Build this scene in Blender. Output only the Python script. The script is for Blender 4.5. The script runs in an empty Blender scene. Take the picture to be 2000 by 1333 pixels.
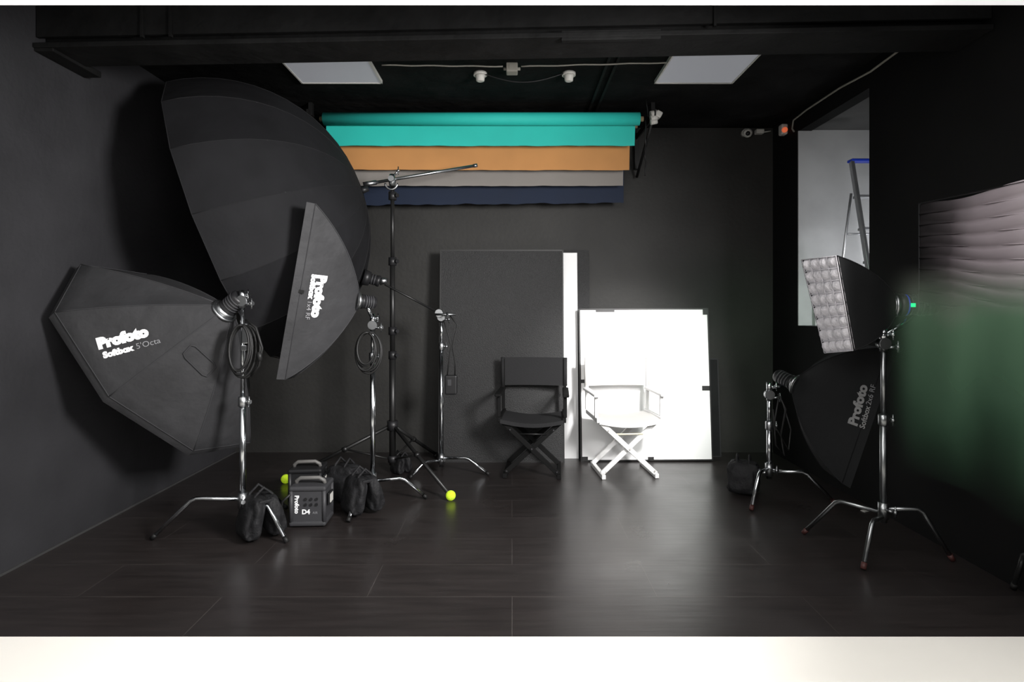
import bpy, bmesh, math, random
from mathutils import Vector, Matrix, Euler
from mathutils.bvhtree import BVHTree
random.seed(7)
F=1150.0; H=1.3
XL=-2.47; XR=2.33; YB=5.26; YF=2.32; ZC=2.9
def pt(px,py,d): return Vector(((px-1000)*d/F, d, H-(py-600)*d/F))
def ray_plane(px,py,a,b,c):
    n=(b-a).cross(c-a).normalized(); o=Vector((0,0,H)); d=pt(px,py,1.0)-o
    return o+d*((a-o).dot(n)/d.dot(n))
scene=bpy.context.scene
scene.view_settings.view_transform='Standard'
scene.view_settings.look='None'

# ---------------------------------------------------------------- materials
def mat(name,col,rough=0.5,metal=0.0,var=0.0,vscale=6.0,bump=0.0,bscale=40.0,emit=None,estr=0.0,spec=0.5,sheen=0.0):
    m=bpy.data.materials.new(name); m.use_nodes=True
    nt=m.node_tree; b=nt.nodes['Principled BSDF']
    b.inputs['Base Color'].default_value=(*col,1); b.inputs['Roughness'].default_value=rough
    b.inputs['Metallic'].default_value=metal; b.inputs['Specular IOR Level'].default_value=spec
    if sheen: b.inputs['Sheen Weight'].default_value=sheen
    tc=nt.nodes.new('ShaderNodeTexCoord')
    if var>0:
        n=nt.nodes.new('ShaderNodeTexNoise'); n.inputs['Scale'].default_value=vscale; n.inputs['Detail'].default_value=5
        nt.links.new(tc.outputs['Object'],n.inputs['Vector'])
        r=nt.nodes.new('ShaderNodeValToRGB'); r.color_ramp.elements[0].position=0.3; r.color_ramp.elements[1].position=0.7
        r.color_ramp.elements[0].color=(*[c*(1-var) for c in col],1); r.color_ramp.elements[1].color=(*[min(1,c*(1+var)) for c in col],1)
        nt.links.new(n.outputs['Fac'],r.inputs['Fac']); nt.links.new(r.outputs['Color'],b.inputs['Base Color'])
    if bump>0:
        n=nt.nodes.new('ShaderNodeTexNoise'); n.inputs['Scale'].default_value=bscale; n.inputs['Detail'].default_value=4
        nt.links.new(tc.outputs['Object'],n.inputs['Vector'])
        bp=nt.nodes.new('ShaderNodeBump'); bp.inputs['Strength'].default_value=bump; bp.inputs['Distance'].default_value=0.02
        nt.links.new(n.outputs['Fac'],bp.inputs['Height']); nt.links.new(bp.outputs['Normal'],b.inputs['Normal'])
    if emit is not None:
        b.inputs['Emission Color'].default_value=(*emit,1); b.inputs['Emission Strength'].default_value=estr
    return m
M_wall=mat('black_wall_paint',(.0235,.0232,.0255),.6,var=.22,vscale=2.2,bump=.12,bscale=30,spec=.3)
M_wallb=mat('back_wall_paint',(.025,.0245,.023),.6,var=.22,vscale=2.0,bump=.12,bscale=30,spec=.3)
M_ceil=mat('black_ceiling',(.006,.006,.006),.85,var=.5,vscale=4,bump=.8,bscale=9,spec=.08)
M_beam=mat('black_steel_beam',(.006,.006,.006),.7,var=.4,vscale=5,bump=.3,bscale=18,spec=.12)
M_white=mat('cream_cove_floor',(.90,.87,.81),.6,var=.02,vscale=2)
M_whitec=mat('white_ceiling_paint',(.85,.85,.85),.7,emit=(1,1,1),estr=.6)  # emission paints the overexposed look; the ceiling is no lamp
M_nylon=mat('black_nylon',(.022,.022,.0235),.65,var=.2,vscale=5,bump=.6,bscale=7,spec=.25)
M_nylon2=mat('black_umbrella_fabric',(.0075,.0075,.0085),.8,var=.2,vscale=4,bump=.5,bscale=5,spec=.15)
M_nylon3=mat('dark_black_nylon',(.008,.0085,.009),.7,var=.15,vscale=4,bump=.3,bscale=6,spec=.2)
M_pipe=mat('grey_seam_piping',(.028,.028,.03),.7,spec=.2)
M_pipe2=mat('dark_seam_piping',(.013,.013,.014),.8,spec=.1)
M_diff=mat('white_diffusion_cloth',(.75,.75,.76),.8)
M_chrome=mat('chrome',(.55,.57,.59),.16,1.0)
M_chromed=mat('dull_chrome',(.26,.27,.275),.3,1.0)  # darker, rougher chrome for the right-hand stands
M_steel=mat('satin_steel',(.36,.37,.38),.32,1.0)
M_black=mat('black_plastic',(.010,.010,.011),.42,spec=.35)
M_blackm=mat('black_painted_metal',(.009,.009,.009),.38,spec=.35)
M_rub=mat('black_rubber_cable',(.009,.009,.009),.5,spec=.3)
M_bag=mat('black_cordura',(.009,.009,.010),.7,var=.4,vscale=12,bump=1.0,bscale=14,spec=.25)
M_let=mat('white_print',(.72,.72,.73),.6,emit=(1,1,1),estr=.06)  # faint glow put in to brighten the lettering
M_letg=mat('grey_print',(.2,.2,.21),.6)
M_graph=mat('graphite_casing',(.035,.035,.038),.5,spec=.3)
M_teal=mat('teal_paper',(.012,.42,.36),.75,var=.05,vscale=3)
M_orange=mat('ochre_paper',(.44,.205,.065),.8,var=.08,vscale=3)
M_greyp=mat('grey_paper',(.205,.19,.175),.8,var=.06,vscale=3)
M_navy=mat('navy_paper',(.0025,.0095,.029),.8,var=.1,vscale=3)
M_core=mat('cardboard_core',(.25,.18,.1),.8)
M_chairb=mat('black_stained_wood',(.008,.008,.008),.8,spec=.1)
M_chairw=mat('white_painted_wood',(.82,.82,.81),.5)
M_canb=mat('black_canvas',(.020,.020,.021),.85,bump=.15,bscale=150,spec=.2)
M_canw=mat('white_canvas',(.60,.59,.57),.85)
M_wboard=mat('white_foamboard',(.9,.9,.9),.7)
M_bboard=mat('black_foamboard',(.017,.017,.0175),.6,var=.3,vscale=90,bump=.35,bscale=140,spec=.4)
M_tape=mat('black_tape',(.012,.012,.012),.5)
M_ball=mat('tennis_felt',(.58,.80,.03),.9,bump=.6,bscale=200,emit=(.6,.9,.02),estr=.2)  # glow put in to brighten the felt
M_panel=mat('ceiling_panel_diffuser',(.30,.31,.33),.6,emit=(.88,.9,1),estr=.13)  # panels are off; faint glow stands in for bounced light
M_plast=mat('white_plastic',(.5,.49,.46),.5)
M_cable=mat('grey_cable_sheath',(.25,.24,.21),.6)
M_red=mat('amber_beacon',(.5,.08,.03),.4,emit=(1,.2,.08),estr=.45)
M_rec=mat('recess_plaster',(.36,.365,.37),.7,var=.12,vscale=3)
M_alu=mat('ladder_aluminium',(.55,.56,.58),.35,.85)
M_blue=mat('blue_plastic',(.02,.06,.6),.4)
M_lilac=mat('pale_grid_cloth',(.50,.48,.50),.85,var=.2,vscale=30,bump=.6,bscale=40,emit=(.9,.88,.95),estr=.07)
M_beige=mat('beige_decal',(.5,.42,.28),.7)
M_led=mat('green_indicator',(0,.6,.2),.4,emit=(0,1,.3),estr=1.5)
M_redt=mat('dark_rubber_tip',(.05,.012,.010),.6)

# floor planks
M_floor=bpy.data.materials.new('dark_plank_floor'); M_floor.use_nodes=True
nt=M_floor.node_tree; b=nt.nodes['Principled BSDF']
tc=nt.nodes.new('ShaderNodeTexCoord'); br=nt.nodes.new('ShaderNodeTexBrick')
nt.links.new(tc.outputs['Object'],br.inputs['Vector'])
br.inputs['Scale'].default_value=1; br.inputs['Brick Width'].default_value=1.3; br.inputs['Row Height'].default_value=.33
br.inputs['Mortar Size'].default_value=.0015; br.inputs['Color1'].default_value=(.0195,.016,.0155,1); br.inputs['Color2'].default_value=(.0245,.020,.019,1)
br.inputs['Mortar'].default_value=(.058,.051,.047,1)
nz=nt.nodes.new('ShaderNodeTexNoise'); nz.inputs['Scale'].default_value=3; nz.inputs['Detail'].default_value=8
mp=nt.nodes.new('ShaderNodeMapping'); mp.inputs['Scale'].default_value=(1,9,1)
nt.links.new(tc.outputs['Object'],mp.inputs['Vector']); nt.links.new(mp.outputs['Vector'],nz.inputs['Vector'])
mx=nt.nodes.new('ShaderNodeMixRGB'); mx.blend_type='MULTIPLY'; mx.inputs['Fac'].default_value=.6
cr=nt.nodes.new('ShaderNodeMapRange'); cr.inputs['From Min'].default_value=.3; cr.inputs['From Max'].default_value=.7; cr.inputs['To Min'].default_value=.4; cr.inputs['To Max'].default_value=1.1; nt.links.new(nz.outputs['Fac'],cr.inputs['Value'])
nt.links.new(br.outputs['Color'],mx.inputs['Color1']); nt.links.new(cr.outputs['Result'],mx.inputs['Color2'])
nt.links.new(mx.outputs['Color'],b.inputs['Base Color'])
n2=nt.nodes.new('ShaderNodeTexNoise'); n2.inputs['Scale'].default_value=2.2; n2.inputs['Detail'].default_value=6; nt.links.new(tc.outputs['Object'],n2.inputs['Vector'])
mr=nt.nodes.new('ShaderNodeMapRange'); mr.inputs['From Min'].default_value=.3; mr.inputs['From Max'].default_value=.7; mr.inputs['To Min'].default_value=.27; mr.inputs['To Max'].default_value=.38
nt.links.new(n2.outputs['Fac'],mr.inputs['Value']); nt.links.new(mr.outputs['Result'],b.inputs['Roughness'])
b.inputs['Specular IOR Level'].default_value=1.0
bp=nt.nodes.new('ShaderNodeBump'); bp.inputs['Strength'].default_value=.15; bp.inputs['Distance'].default_value=.005
nt.links.new(nz.outputs['Fac'],bp.inputs['Height'])
b3=nt.nodes.new('ShaderNodeBump'); b3.inputs['Strength'].default_value=.3; b3.inputs['Distance'].default_value=.0015
nt.links.new(br.outputs['Fac'],b3.inputs['Height']); nt.links.new(bp.outputs['Normal'],b3.inputs['Normal']); nt.links.new(b3.outputs['Normal'],b.inputs['Normal'])

# cloths standing in for motion blur: brightness fade painted into colour and alpha
def blur_cloth(name,stops,axis='Z',alpha_fade=None):
    m=bpy.data.materials.new(name); m.use_nodes=True
    nt=m.node_tree; b=nt.nodes['Principled BSDF']; b.inputs['Roughness'].default_value=.95; b.inputs['Specular IOR Level'].default_value=.02
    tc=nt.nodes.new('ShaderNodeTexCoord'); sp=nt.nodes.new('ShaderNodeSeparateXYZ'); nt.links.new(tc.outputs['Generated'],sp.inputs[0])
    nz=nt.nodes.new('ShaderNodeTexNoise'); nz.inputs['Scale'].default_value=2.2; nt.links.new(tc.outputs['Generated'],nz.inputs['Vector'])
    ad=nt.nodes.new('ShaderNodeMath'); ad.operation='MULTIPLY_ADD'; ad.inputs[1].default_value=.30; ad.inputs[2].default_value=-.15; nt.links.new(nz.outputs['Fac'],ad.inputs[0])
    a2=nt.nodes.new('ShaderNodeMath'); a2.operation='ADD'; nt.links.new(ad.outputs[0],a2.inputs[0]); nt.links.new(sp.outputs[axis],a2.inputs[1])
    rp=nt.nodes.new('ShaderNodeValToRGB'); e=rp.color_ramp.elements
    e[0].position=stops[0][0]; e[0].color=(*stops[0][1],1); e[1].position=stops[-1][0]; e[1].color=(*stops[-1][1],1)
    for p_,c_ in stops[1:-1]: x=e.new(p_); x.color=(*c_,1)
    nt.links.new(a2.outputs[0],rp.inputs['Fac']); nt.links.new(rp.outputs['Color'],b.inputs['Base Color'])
    if alpha_fade:
        r1=nt.nodes.new('ShaderNodeMapRange'); r1.interpolation_type='SMOOTHSTEP'; r1.inputs['From Min'].default_value=0; r1.inputs['From Max'].default_value=alpha_fade[0]; nt.links.new(a2.outputs[0],r1.inputs['Value'])
        r2=nt.nodes.new('ShaderNodeMapRange'); r2.interpolation_type='SMOOTHSTEP'; r2.inputs['From Min'].default_value=0; r2.inputs['From Max'].default_value=alpha_fade[1]; nt.links.new(sp.outputs['X'],r2.inputs['Value'])
        r3=nt.nodes.new('ShaderNodeMapRange'); r3.interpolation_type='SMOOTHSTEP'; r3.inputs['From Min'].default_value=1.0; r3.inputs['From Max'].default_value=.76; nt.links.new(sp.outputs['Z'],r3.inputs['Value'])
        mu=nt.nodes.new('ShaderNodeMath'); mu.operation='MULTIPLY'; nt.links.new(r1.outputs['Result'],mu.inputs[0]); nt.links.new(r2.outputs['Result'],mu.inputs[1])
        m3=nt.nodes.new('ShaderNodeMath'); m3.operation='MULTIPLY'; nt.links.new(mu.outputs[0],m3.inputs[0]); nt.links.new(r3.outputs['Result'],m3.inputs[1])
        m2=nt.nodes.new('ShaderNodeMath'); m2.operation='MULTIPLY'; m2.inputs[1].default_value=.93; nt.links.new(m3.outputs[0],m2.inputs[0])
        nt.links.new(m2.outputs[0],b.inputs['Alpha'])
    return m
M_green=blur_cloth('blur_fade_green_cloth',[(0,(.012,.028,.016)),(.35,(.028,.060,.036)),(.75,(.048,.088,.055)),(1,(.11,.115,.10))],'Z',(.6,.5))  # smear's fade to dark painted as colour ramp and alpha
M_lilac2=blur_cloth('blur_fade_lilac_cloth',[(.0,(.004,.004,.004)),(.22,(.03,.026,.028)),(.5,(.14,.12,.13)),(1,(.30,.265,.28))],'X')  # dark-to-bright ramp paints the blur's brightness fade across the face

# ---------------------------------------------------------------- builders
class MB:
    def __init__(s): s.v=[]; s.f=[]; s.m=[]; s.s=[]
    def add(s,verts,faces,mi=0,smooth=True):
        o=len(s.v); s.v+= [Vector(v) for v in verts]
        for f in faces: s.f.append([i+o for i in f]); s.m.append(mi); s.s.append(smooth)
        return s
    def box(s,c,size,rot=None,bev=0,mi=0,seg=2):
        bm=bmesh.new(); bmesh.ops.create_cube(bm,size=1)
        for v in bm.verts: v.co=Vector((v.co.x*size[0],v.co.y*size[1],v.co.z*size[2]))
        if bev>0: bmesh.ops.bevel(bm,geom=bm.edges[:],offset=bev,segments=seg,affect='EDGES',profile=.5)
        R=Matrix.Identity(3)
        if rot is not None: R=rot if isinstance(rot,Matrix) else Euler(rot).to_matrix()
        bm.verts.ensure_lookup_table()
        s.add([R@v.co+Vector(c) for v in bm.verts],[[v.index for v in f.verts] for f in bm.faces],mi,False)
        bm.free(); return s
    def tube(s,pts,r,mi=0,n=12,closed=False):
        pts=[Vector(p) for p in pts]; N=len(pts)
        rs=r if isinstance(r,(list,tuple)) else [r]*N
        T=[]
        for i in range(N):
            if closed: t=pts[(i+1)%N]-pts[i-1]
            else: t=pts[min(i+1,N-1)]-pts[max(i-1,0)]
            T.append(t.normalized() if t.length>1e-9 else (T[-1] if T else Vector((0,0,1))))
        up=Vector((0,0,1)) if abs(T[0].z)<.9 else Vector((1,0,0))
        nrm=T[0].cross(up).normalized(); vs=[]
        for i in range(N):
            nrm=(nrm-T[i]*nrm.dot(T[i]))
            nrm=nrm.normalized() if nrm.length>1e-6 else T[i].orthogonal().normalized()
            bi=T[i].cross(nrm)
            for k in range(n):
                a=2*math.pi*k/n; vs.append(pts[i]+(nrm*math.cos(a)+bi*math.sin(a))*rs[i])
        fs=[]
        for i in range(N if closed else N-1):
            j=(i+1)%N
            for k in range(n):
                k2=(k+1)%n; fs.append([i*n+k,i*n+k2,j*n+k2,j*n+k])
        if not closed:
            fs.append(list(range(n))[::-1]); fs.append([(N-1)*n+k for k in range(n)])
        s.add(vs,fs,mi,True)
        if not closed: s.s[-1]=False; s.s[-2]=False
        return s
    def sphere(s,c,r,mi=0,nu=20,nv=12,e=1.0,rot=None,rough=0):
        if not isinstance(r,(list,tuple)): r=(r,r,r)
        sg=lambda x,p: math.copysign(abs(x)**p,x)
        R=Euler(rot).to_matrix() if rot else Matrix.Identity(3)
        vs=[];fs=[]
        for j in range(nv+1):
            ph=-math.pi/2+math.pi*j/nv
            for i in range(nu):
                th=2*math.pi*i/nu
                k=1+rough*math.sin(3*th+2*ph+c[0]*50)*math.sin(4*ph+1)
                vs.append(R@Vector((r[0]*k*sg(math.cos(ph),e)*sg(math.cos(th),e),r[1]*k*sg(math.cos(ph),e)*sg(math.sin(th),e),r[2]*k*sg(math.sin(ph),e)))+Vector(c))
        for j in range(nv):
            for i in range(nu):
                i2=(i+1)%nu; fs.append([j*nu+i,j*nu+i2,(j+1)*nu+i2,(j+1)*nu+i])
        return s.add(vs,fs,mi,True)
    def grid(s,P,mi=0,smooth=True):
        a=len(P); b_=len(P[0]); vs=[p for r in P for p in r]
        fs=[[i*b_+j,i*b_+j+1,(i+1)*b_+j+1,(i+1)*b_+j] for i in range(a-1) for j in range(b_-1)]
        return s.add(vs,fs,mi,smooth)
    def build(s,name,mats,parent=None,origin=None,**props):
        if parent is not None: org=Vector(parent['_o'])
        elif origin is not None: org=Vector(origin)
        else:
            org=Vector((sum(v.x for v in s.v)/len(s.v),sum(v.y for v in s.v)/len(s.v),min(v.z for v in s.v)))
        me=bpy.data.meshes.new(name); me.from_pydata([v-org for v in s.v],[],s.f)
        if not isinstance(mats,(list,tuple)): mats=[mats]
        for m in mats: me.materials.append(m)
        me.polygons.foreach_set('material_index',s.m); me.polygons.foreach_set('use_smooth',s.s); me.update()
        bm=bmesh.new(); bm.from_mesh(me)
        bmesh.ops.recalc_face_normals(bm,faces=bm.faces[:]); bm.to_mesh(me); bm.free()
        ob=bpy.data.objects.new(name,me); scene.collection.objects.link(ob)
        if parent is not None: ob.parent=parent
        else: ob.location=org
        ob['_o']=tuple(org)
        for k,v in props.items(): ob[k]=v
        return ob
def top(name,label,category,loc,group=None):
    e=bpy.data.objects.new(name,None); e.empty_display_size=.1; e.location=loc; scene.collection.objects.link(e)
    e['label']=label; e['category']=category; e['_o']=tuple(loc)
    if group: e['group']=group
    return e
def text_part(lines,O,X,Y,parent,shell=None,off=.004,mats=None,name='lettering'):
    X=X.normalized(); Y=(Y-X*Y.dot(X)).normalized(); N=X.cross(Y)
    mb=MB(); bvh=BVHTree.FromPolygons(shell.v,shell.f) if shell else None
    for (st,size,dx,dy,bold,mi) in lines:
        cu=bpy.data.curves.new('t','FONT'); cu.body=st; cu.size=size; cu.offset=bold; cu.resolution_u=3
        to=bpy.data.objects.new('t',cu); scene.collection.objects.link(to)
        dg=bpy.context.evaluated_depsgraph_get(); me=bpy.data.meshes.new_from_object(to.evaluated_get(dg))
        vs=[]
        for v in me.vertices:
            p=O+X*(v.co.x+dx)+Y*(v.co.y+dy)
            if bvh:
                h=bvh.ray_cast(p+N*.5,-N,1.2)
                if h[0] is not None: p=h[0]
            vs.append(p+N*off)
        mb.add(vs,[list(p.vertices) for p in me.polygons],mi,False)
        bpy.data.objects.remove(to); bpy.data.curves.remove(cu); bpy.data.meshes.remove(me)
    return mb.build(name,mats or [M_let,M_letg],parent)

# ---------------------------------------------------------------- room
def struct(mb,name,mats,**k):
    o=mb.build(name,mats,origin=(0,0,0),**k); o['kind']='structure'; return o
struct(MB().box((-.07,(YF+YB)/2,-.05),(XR-XL+.3,YB-YF,.1)),'floor',M_floor)
struct(MB().box((-.07,YF/2-1,-.05),(9,YF+2,.1)),'floor_white',M_white)
struct(MB().box((-.07,YB+.05,1.5),(XR-XL+.3,.1,3.0)),'wall_back',M_wallb)
struct(MB().box((XL-.05,(YF+YB)/2,1.5),(.1,YB-YF,3.0)),'wall_left',M_wall)
w=MB(); WY0,WY1,WZ0,WZ1=3.84,4.79,1.15,2.73
w.box((XR+.05,(YF+WY0)/2,1.5),(.1,WY0-YF,3.0)); w.box((XR+.05,(WY1+YB)/2,1.5),(.1,YB-WY1,3.0))
w.box((XR+.05,(WY0+WY1)/2,WZ0/2),(.1,WY1-WY0,WZ0)); w.box((XR+.05,(WY0+WY1)/2,(WZ1+3)/2),(.1,WY1-WY0,3-WZ1))
struct(w,'wall_right',mat('right_wall_falloff_paint',(.004,.004,.004),.8,var=.2,vscale=3,spec=.15))  # albedo lowered to carry the light falloff on this side
struct(MB().box((-.07,(YF+YB)/2+.0,ZC+.05),(XR-XL+.3,YB-YF,.1)),'ceiling',M_ceil)
struct(MB().box((-.07,YF/2-1,2.49+.2),(9,YF+2,.4)),'ceiling_white',M_whitec)
X2=3.5
r=MB(); r.box(((XR+.1+X2)/2,WY1+.05,(WZ0+WZ1)/2),(X2-XR-.1,.1,WZ1-WZ0+.2))
r.box((X2+.05,(WY0+WY1)/2-.3,(WZ0+WZ1)/2),(.1,WY1-WY0+.8,WZ1-WZ0+.2))
r.box(((XR+.1+X2)/2,WY0-.65,(WZ0+WZ1)/2),(X2-XR-.1,.1,WZ1-WZ0+.2))
struct(r,'wall_recess',M_rec)
r=MB(); r.box(((XR+.1+X2)/2,(WY0+WY1)/2-.3,WZ1+.06),(X2-XR-.1,WY1-WY0+.8,.1)); struct(r,'ceiling_recess',mat('recess_ceiling',(.06,.06,.06),.8,var=.1))
r=MB(); r.box(((XR+.1+X2)/2,(WY0+WY1)/2-.3,WZ0-.05),(X2-XR-.1,WY1-WY0+.8,.1)); struct(r,'floor_recess',M_rec)
struct(MB().box((XR+.1+.45,WY1-.012,WZ0+.075),(.85,.02,.15),bev=.004),'baseboard_recess',mat('pale_skirting',(.5,.5,.5),.5))
struct(MB().box((XR+.05,WY1-.006,(WZ0+WZ1)/2),(.11,.012,WZ1-WZ0)),'trim_1',M_rec)
struct(MB().box((XL+.004,(YF+YB)/2,.006),(.008,YB-YF,.012)),'baseboard_left',mat('worn_edge',(.035,.035,.035),.6))
ya,yb=3.04,2.84; L=XR-XL; yaw=math.atan2(yb-ya,L)
bm_=MB(); cx=(XL+XR)/2; cy=(ya+yb)/2
bm_.box((cx,cy+.09,2.78),(L-.01,.03,.24),rot=(0,0,yaw)); bm_.box((cx,cy+.115,2.65),(L-.01,.25,.025),rot=(0,0,yaw),bev=.003)
bm_.box((cx,cy+.02,2.80),(L-.01,.02,.2),rot=(0,0,yaw))
for xx in(-1.9,-1.75,1.0,):
    bm_.box((xx,cy+.01-(xx-cx)*(.2/L),2.79),(.012,.02,.21),rot=(0,0,yaw))
bm_.box((.49,cy-.015,2.648),(.49,.03,.05),rot=(0,0,yaw),bev=.003)
struct(bm_,'trim_beam',M_beam)
struct(MB().box((XL+.05,3.22,2.64),(.1,.36,.035),bev=.004).box((XL+.45,3.16,2.655),(.8,.1,.02),rot=(0,0,-.03),bev=.003),'trim_2',M_beam)
r=MB()
for x0 in(.62,.68): r.box((x0,4.2,ZC-.01),(.02,2.0,.02),bev=.003)
struct(r,'trim_3',M_beam)

# ceiling panels
for i,(a,b2) in enumerate(((pt(590,158,4.16).x,pt(747,158,4.16).x),(pt(1278,160,4.16).x,pt(1430,160,4.16).x))):
    c=((a+b2)/2,3.87,ZC-.012); wd_=b2-a
    t=top('ceiling_light','square white ceiling light panel, switched off, on black ceiling','ceiling light',(c[0],c[1],ZC-.03),'ceiling light panels')
    MB().box(c,(wd_-.012,.555,.012),mi=0).build('diffuser',M_panel,t)
    fr=MB()
    for sx in(-1,1): fr.box((c[0]+sx*(wd_/2-.004),c[1],ZC-.012),(.010,.575,.024)); fr.box((c[0],c[1]+sx*.283,ZC-.012),(wd_,.010,.024))
    fr.build('frame',M_plast,t)
for px in(938,1111):
    p=pt(px,140,4.02); t=top('smoke_detector','round white smoke detector on black ceiling','smoke detector',(p.x,4.02,ZC-.06),'ceiling smoke detectors')
    MB().tube([(p.x,4.02,ZC),(p.x,4.02,ZC-.02)],.046,n=24).build('base',M_plast,t)
    MB().tube([(p.x,4.02,ZC-.02),(p.x,4.02,ZC-.03),(p.x,4.02,ZC-.055),(p.x,4.02,ZC-.06)],[.038,.031,.028,.018],n=24).build('sensor_dome',M_plast,t)
p=pt(1000,126,3.88)
jb=MB().box((p.x,3.88,ZC-.03),(.075,.075,.06),bev=.006).tube([(p.x-.055,3.88,ZC-.03),(p.x+.055,3.88,ZC-.03)],.01).box((p.x,3.841,ZC-.03),(.04,.004,.03),bev=.001)
jb.build('junction_box',M_cable,label='small pale cable junction box on black ceiling',category='junction box')
def wavy(a,b,n,amp,dz=-.0):
    a=Vector(a); b=Vector(b); out=[]
    for i in range(n+1):
        t=i/n; p=a.lerp(b,t); p.z+=amp*math.sin(t*19)+dz*math.sin(math.pi*t); out.append(p)
    return out
MB().tube(wavy((-.85,3.84,ZC-.022),(p.x-.06,3.86,ZC-.022),16,.002),.005,n=8).build('ceiling_cable',M_cable,label='thin pale cable clipped along black ceiling',category='cable',group='ceiling cables')
MB().tube(wavy((p.x+.06,3.86,ZC-.022),(1.0,3.8,ZC-.022),16,.002),.005,n=8).build('ceiling_cable',M_cable,label='thin pale cable clipped along black ceiling',category='cable',group='ceiling cables')
MB().tube(wavy((-.2,4.0,ZC-.012),(.35,4.0,ZC-.012),16,.0,-.06),.004,n=8).build('ceiling_cable',M_black,label='thin black cable drooping between smoke detectors',category='cable',group='ceiling cables')
pts=[pt(1757,98,3.5),pt(1700,140,3.78),pt(1640,172,4.15),pt(1575,215,4.6),pt(1552,235,4.85),pt(1556,252,4.87),pt(1568,257,4.84)]
for q in pts: q.x=min(q.x,XR-.012)
MB().tube(pts,.007,n=8).build('wall_cable',M_cable,label='pale cable run along the wall and ceiling corner',category='cable')
p=pt(1463,258,5.14); t=top('security_camera','small white dome security camera on black wall','security camera',(p.x,YB,p.z))
MB().tube([(p.x,YB,p.z+.02),(p.x,5.2,p.z+.02)],.03,n=20).build('mount',M_plast,t)
MB().sphere((p.x,5.17,p.z),.04).build('dome_housing',M_plast,t)
MB().sphere((p.x-.01,5.14,p.z-.012),.02).build('lens',M_black,t)
q=pt(1484,257,5.22)
MB().box((q.x,YB-.03,q.z),(.07,.06,.04),bev=.008).tube([(q.x+.03,YB-.035,q.z-.005),(q.x+.10,YB-.035,q.z+.005)],.005,mi=0,n=8).build('junction_box',M_plast,label='small white junction box on black back wall',category='junction box')
q=Vector((2.285,5.0,1.3+346*5.0/1150))
t=top('alarm_beacon','small white alarm siren with glowing orange lamp','alarm beacon',(2.329,5.0,q.z-.05))
MB().box((2.3025,5.0,q.z),(.055,.07,.09),bev=.012).build('housing',M_plast,t)
MB().tube([(2.295,4.965,q.z-.012),(2.295,4.945,q.z-.012),(2.295,4.935,q.z-.012)],[.022,.022,.014]).build('beacon_lamp',M_red,t)

# ---------------------------------------------------------------- backdrops
def backdrop(xl,xr,d,ztop,zbot,m,label,rr,slope=0,wv=.002):
    t=top('backdrop_roll',label,'paper backdrop',((xl+xr)/2,d,zbot),'coloured paper backdrop rolls')
    zc=ztop-rr
    MB().tube([(xl,d,zc),(xr,d,zc)],rr,n=32).build('paper_roll',m,t)
    MB().tube([(xl-.03,d,zc),(xr+.03,d,zc)],.02,n=16).build('core_tube',M_core,t)
    P=[]; n=60
    for i in range(n+1):
        u=i/n; x=xl+.004+(xr-xl-.027)*u; z1=zbot+wv*math.sin(u*37+d*9)*math.sin(u*11)+wv*.5*math.sin(u*90)+slope*u
        P.append([Vector((x-.006*(k/6)*u,d+rr*.9-.004*math.sin(k/6*2)*math.sin(u*9),zc+(z1-zc)*k/6)) for k in range(7)])
    MB().grid(P).build('hanging_sheet',m,t)
    return t
backdrop(pt(631,0,4.6).x,pt(1250,0,4.6).x,4.62,pt(0,216,4.57).z,pt(0,282,4.62).z,M_teal,'teal paper backdrop on a long roll, partly unrolled',.05,0)
backdrop(pt(648,0,4.75).x,pt(1238,0,4.75).x,4.76,2.80,pt(0,330,4.76).z,M_orange,'ochre orange paper backdrop hanging from a roll',.035,-.005)
backdrop(pt(662,0,4.88).x,pt(1225,0,4.88).x,4.88,2.80,pt(0,362,4.88).z,M_greyp,'pale grey paper backdrop hanging from a roll',.035,0)
backdrop(pt(672,0,5.02).x,pt(1225,0,5.02).x,5.00,2.80,pt(0,400,5.0).z,M_navy,'navy blue paper backdrop hanging from a roll',.035,.02,.006)
for sx,px in((-1,620),(1,1262)):
    x=pt(px,0,4.62).x+sx*.02
    t=top('backdrop_bracket','black steel bracket holding the backdrop rolls','bracket',(x,4.85,2.6),'backdrop roll brackets')
    MB().box((x+sx*.03,4.86,2.80),(.012,.66,.05)).box((x+sx*.03,5.22,2.70),(.04,.06,.36)).tube([(x+sx*.03,4.6,2.78),(x+sx*.03,5.2,2.45)],.012).box((x+sx*.03,4.62,2.85),(.03,.04,.1)).build('arm',M_blackm,t)
    if sx==1:
        g=MB()
        for k in range(3): g.tube([(x,4.56+k*.0,2.79-.03*k),(x+.05,4.56,2.80-.03*k)],.028-.004*k,n=14)
        g.box((x+.06,4.56,2.79),(.05,.06,.05),rot=(0,.5,0),bev=.01)
        g.build('winding_clutch',M_plast,t,label='white plastic winding clutch')
        c=MB()
        for k in range(5):
            xx=x-.03+.018*k; c.tube([(xx+.004*math.sin(j*2+k),4.6+.08*k,2.76-.05*j) for j in range(5+k%3*2)],.005,n=6)
        c.build('chain',M_black,t)
        MB().tube([(x-.02,4.55,2.77),(x-.04,4.5,2.83),(x-.05,4.5,ZC)],.003,n=6).build('pull_cord',M_rub,t)
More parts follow.
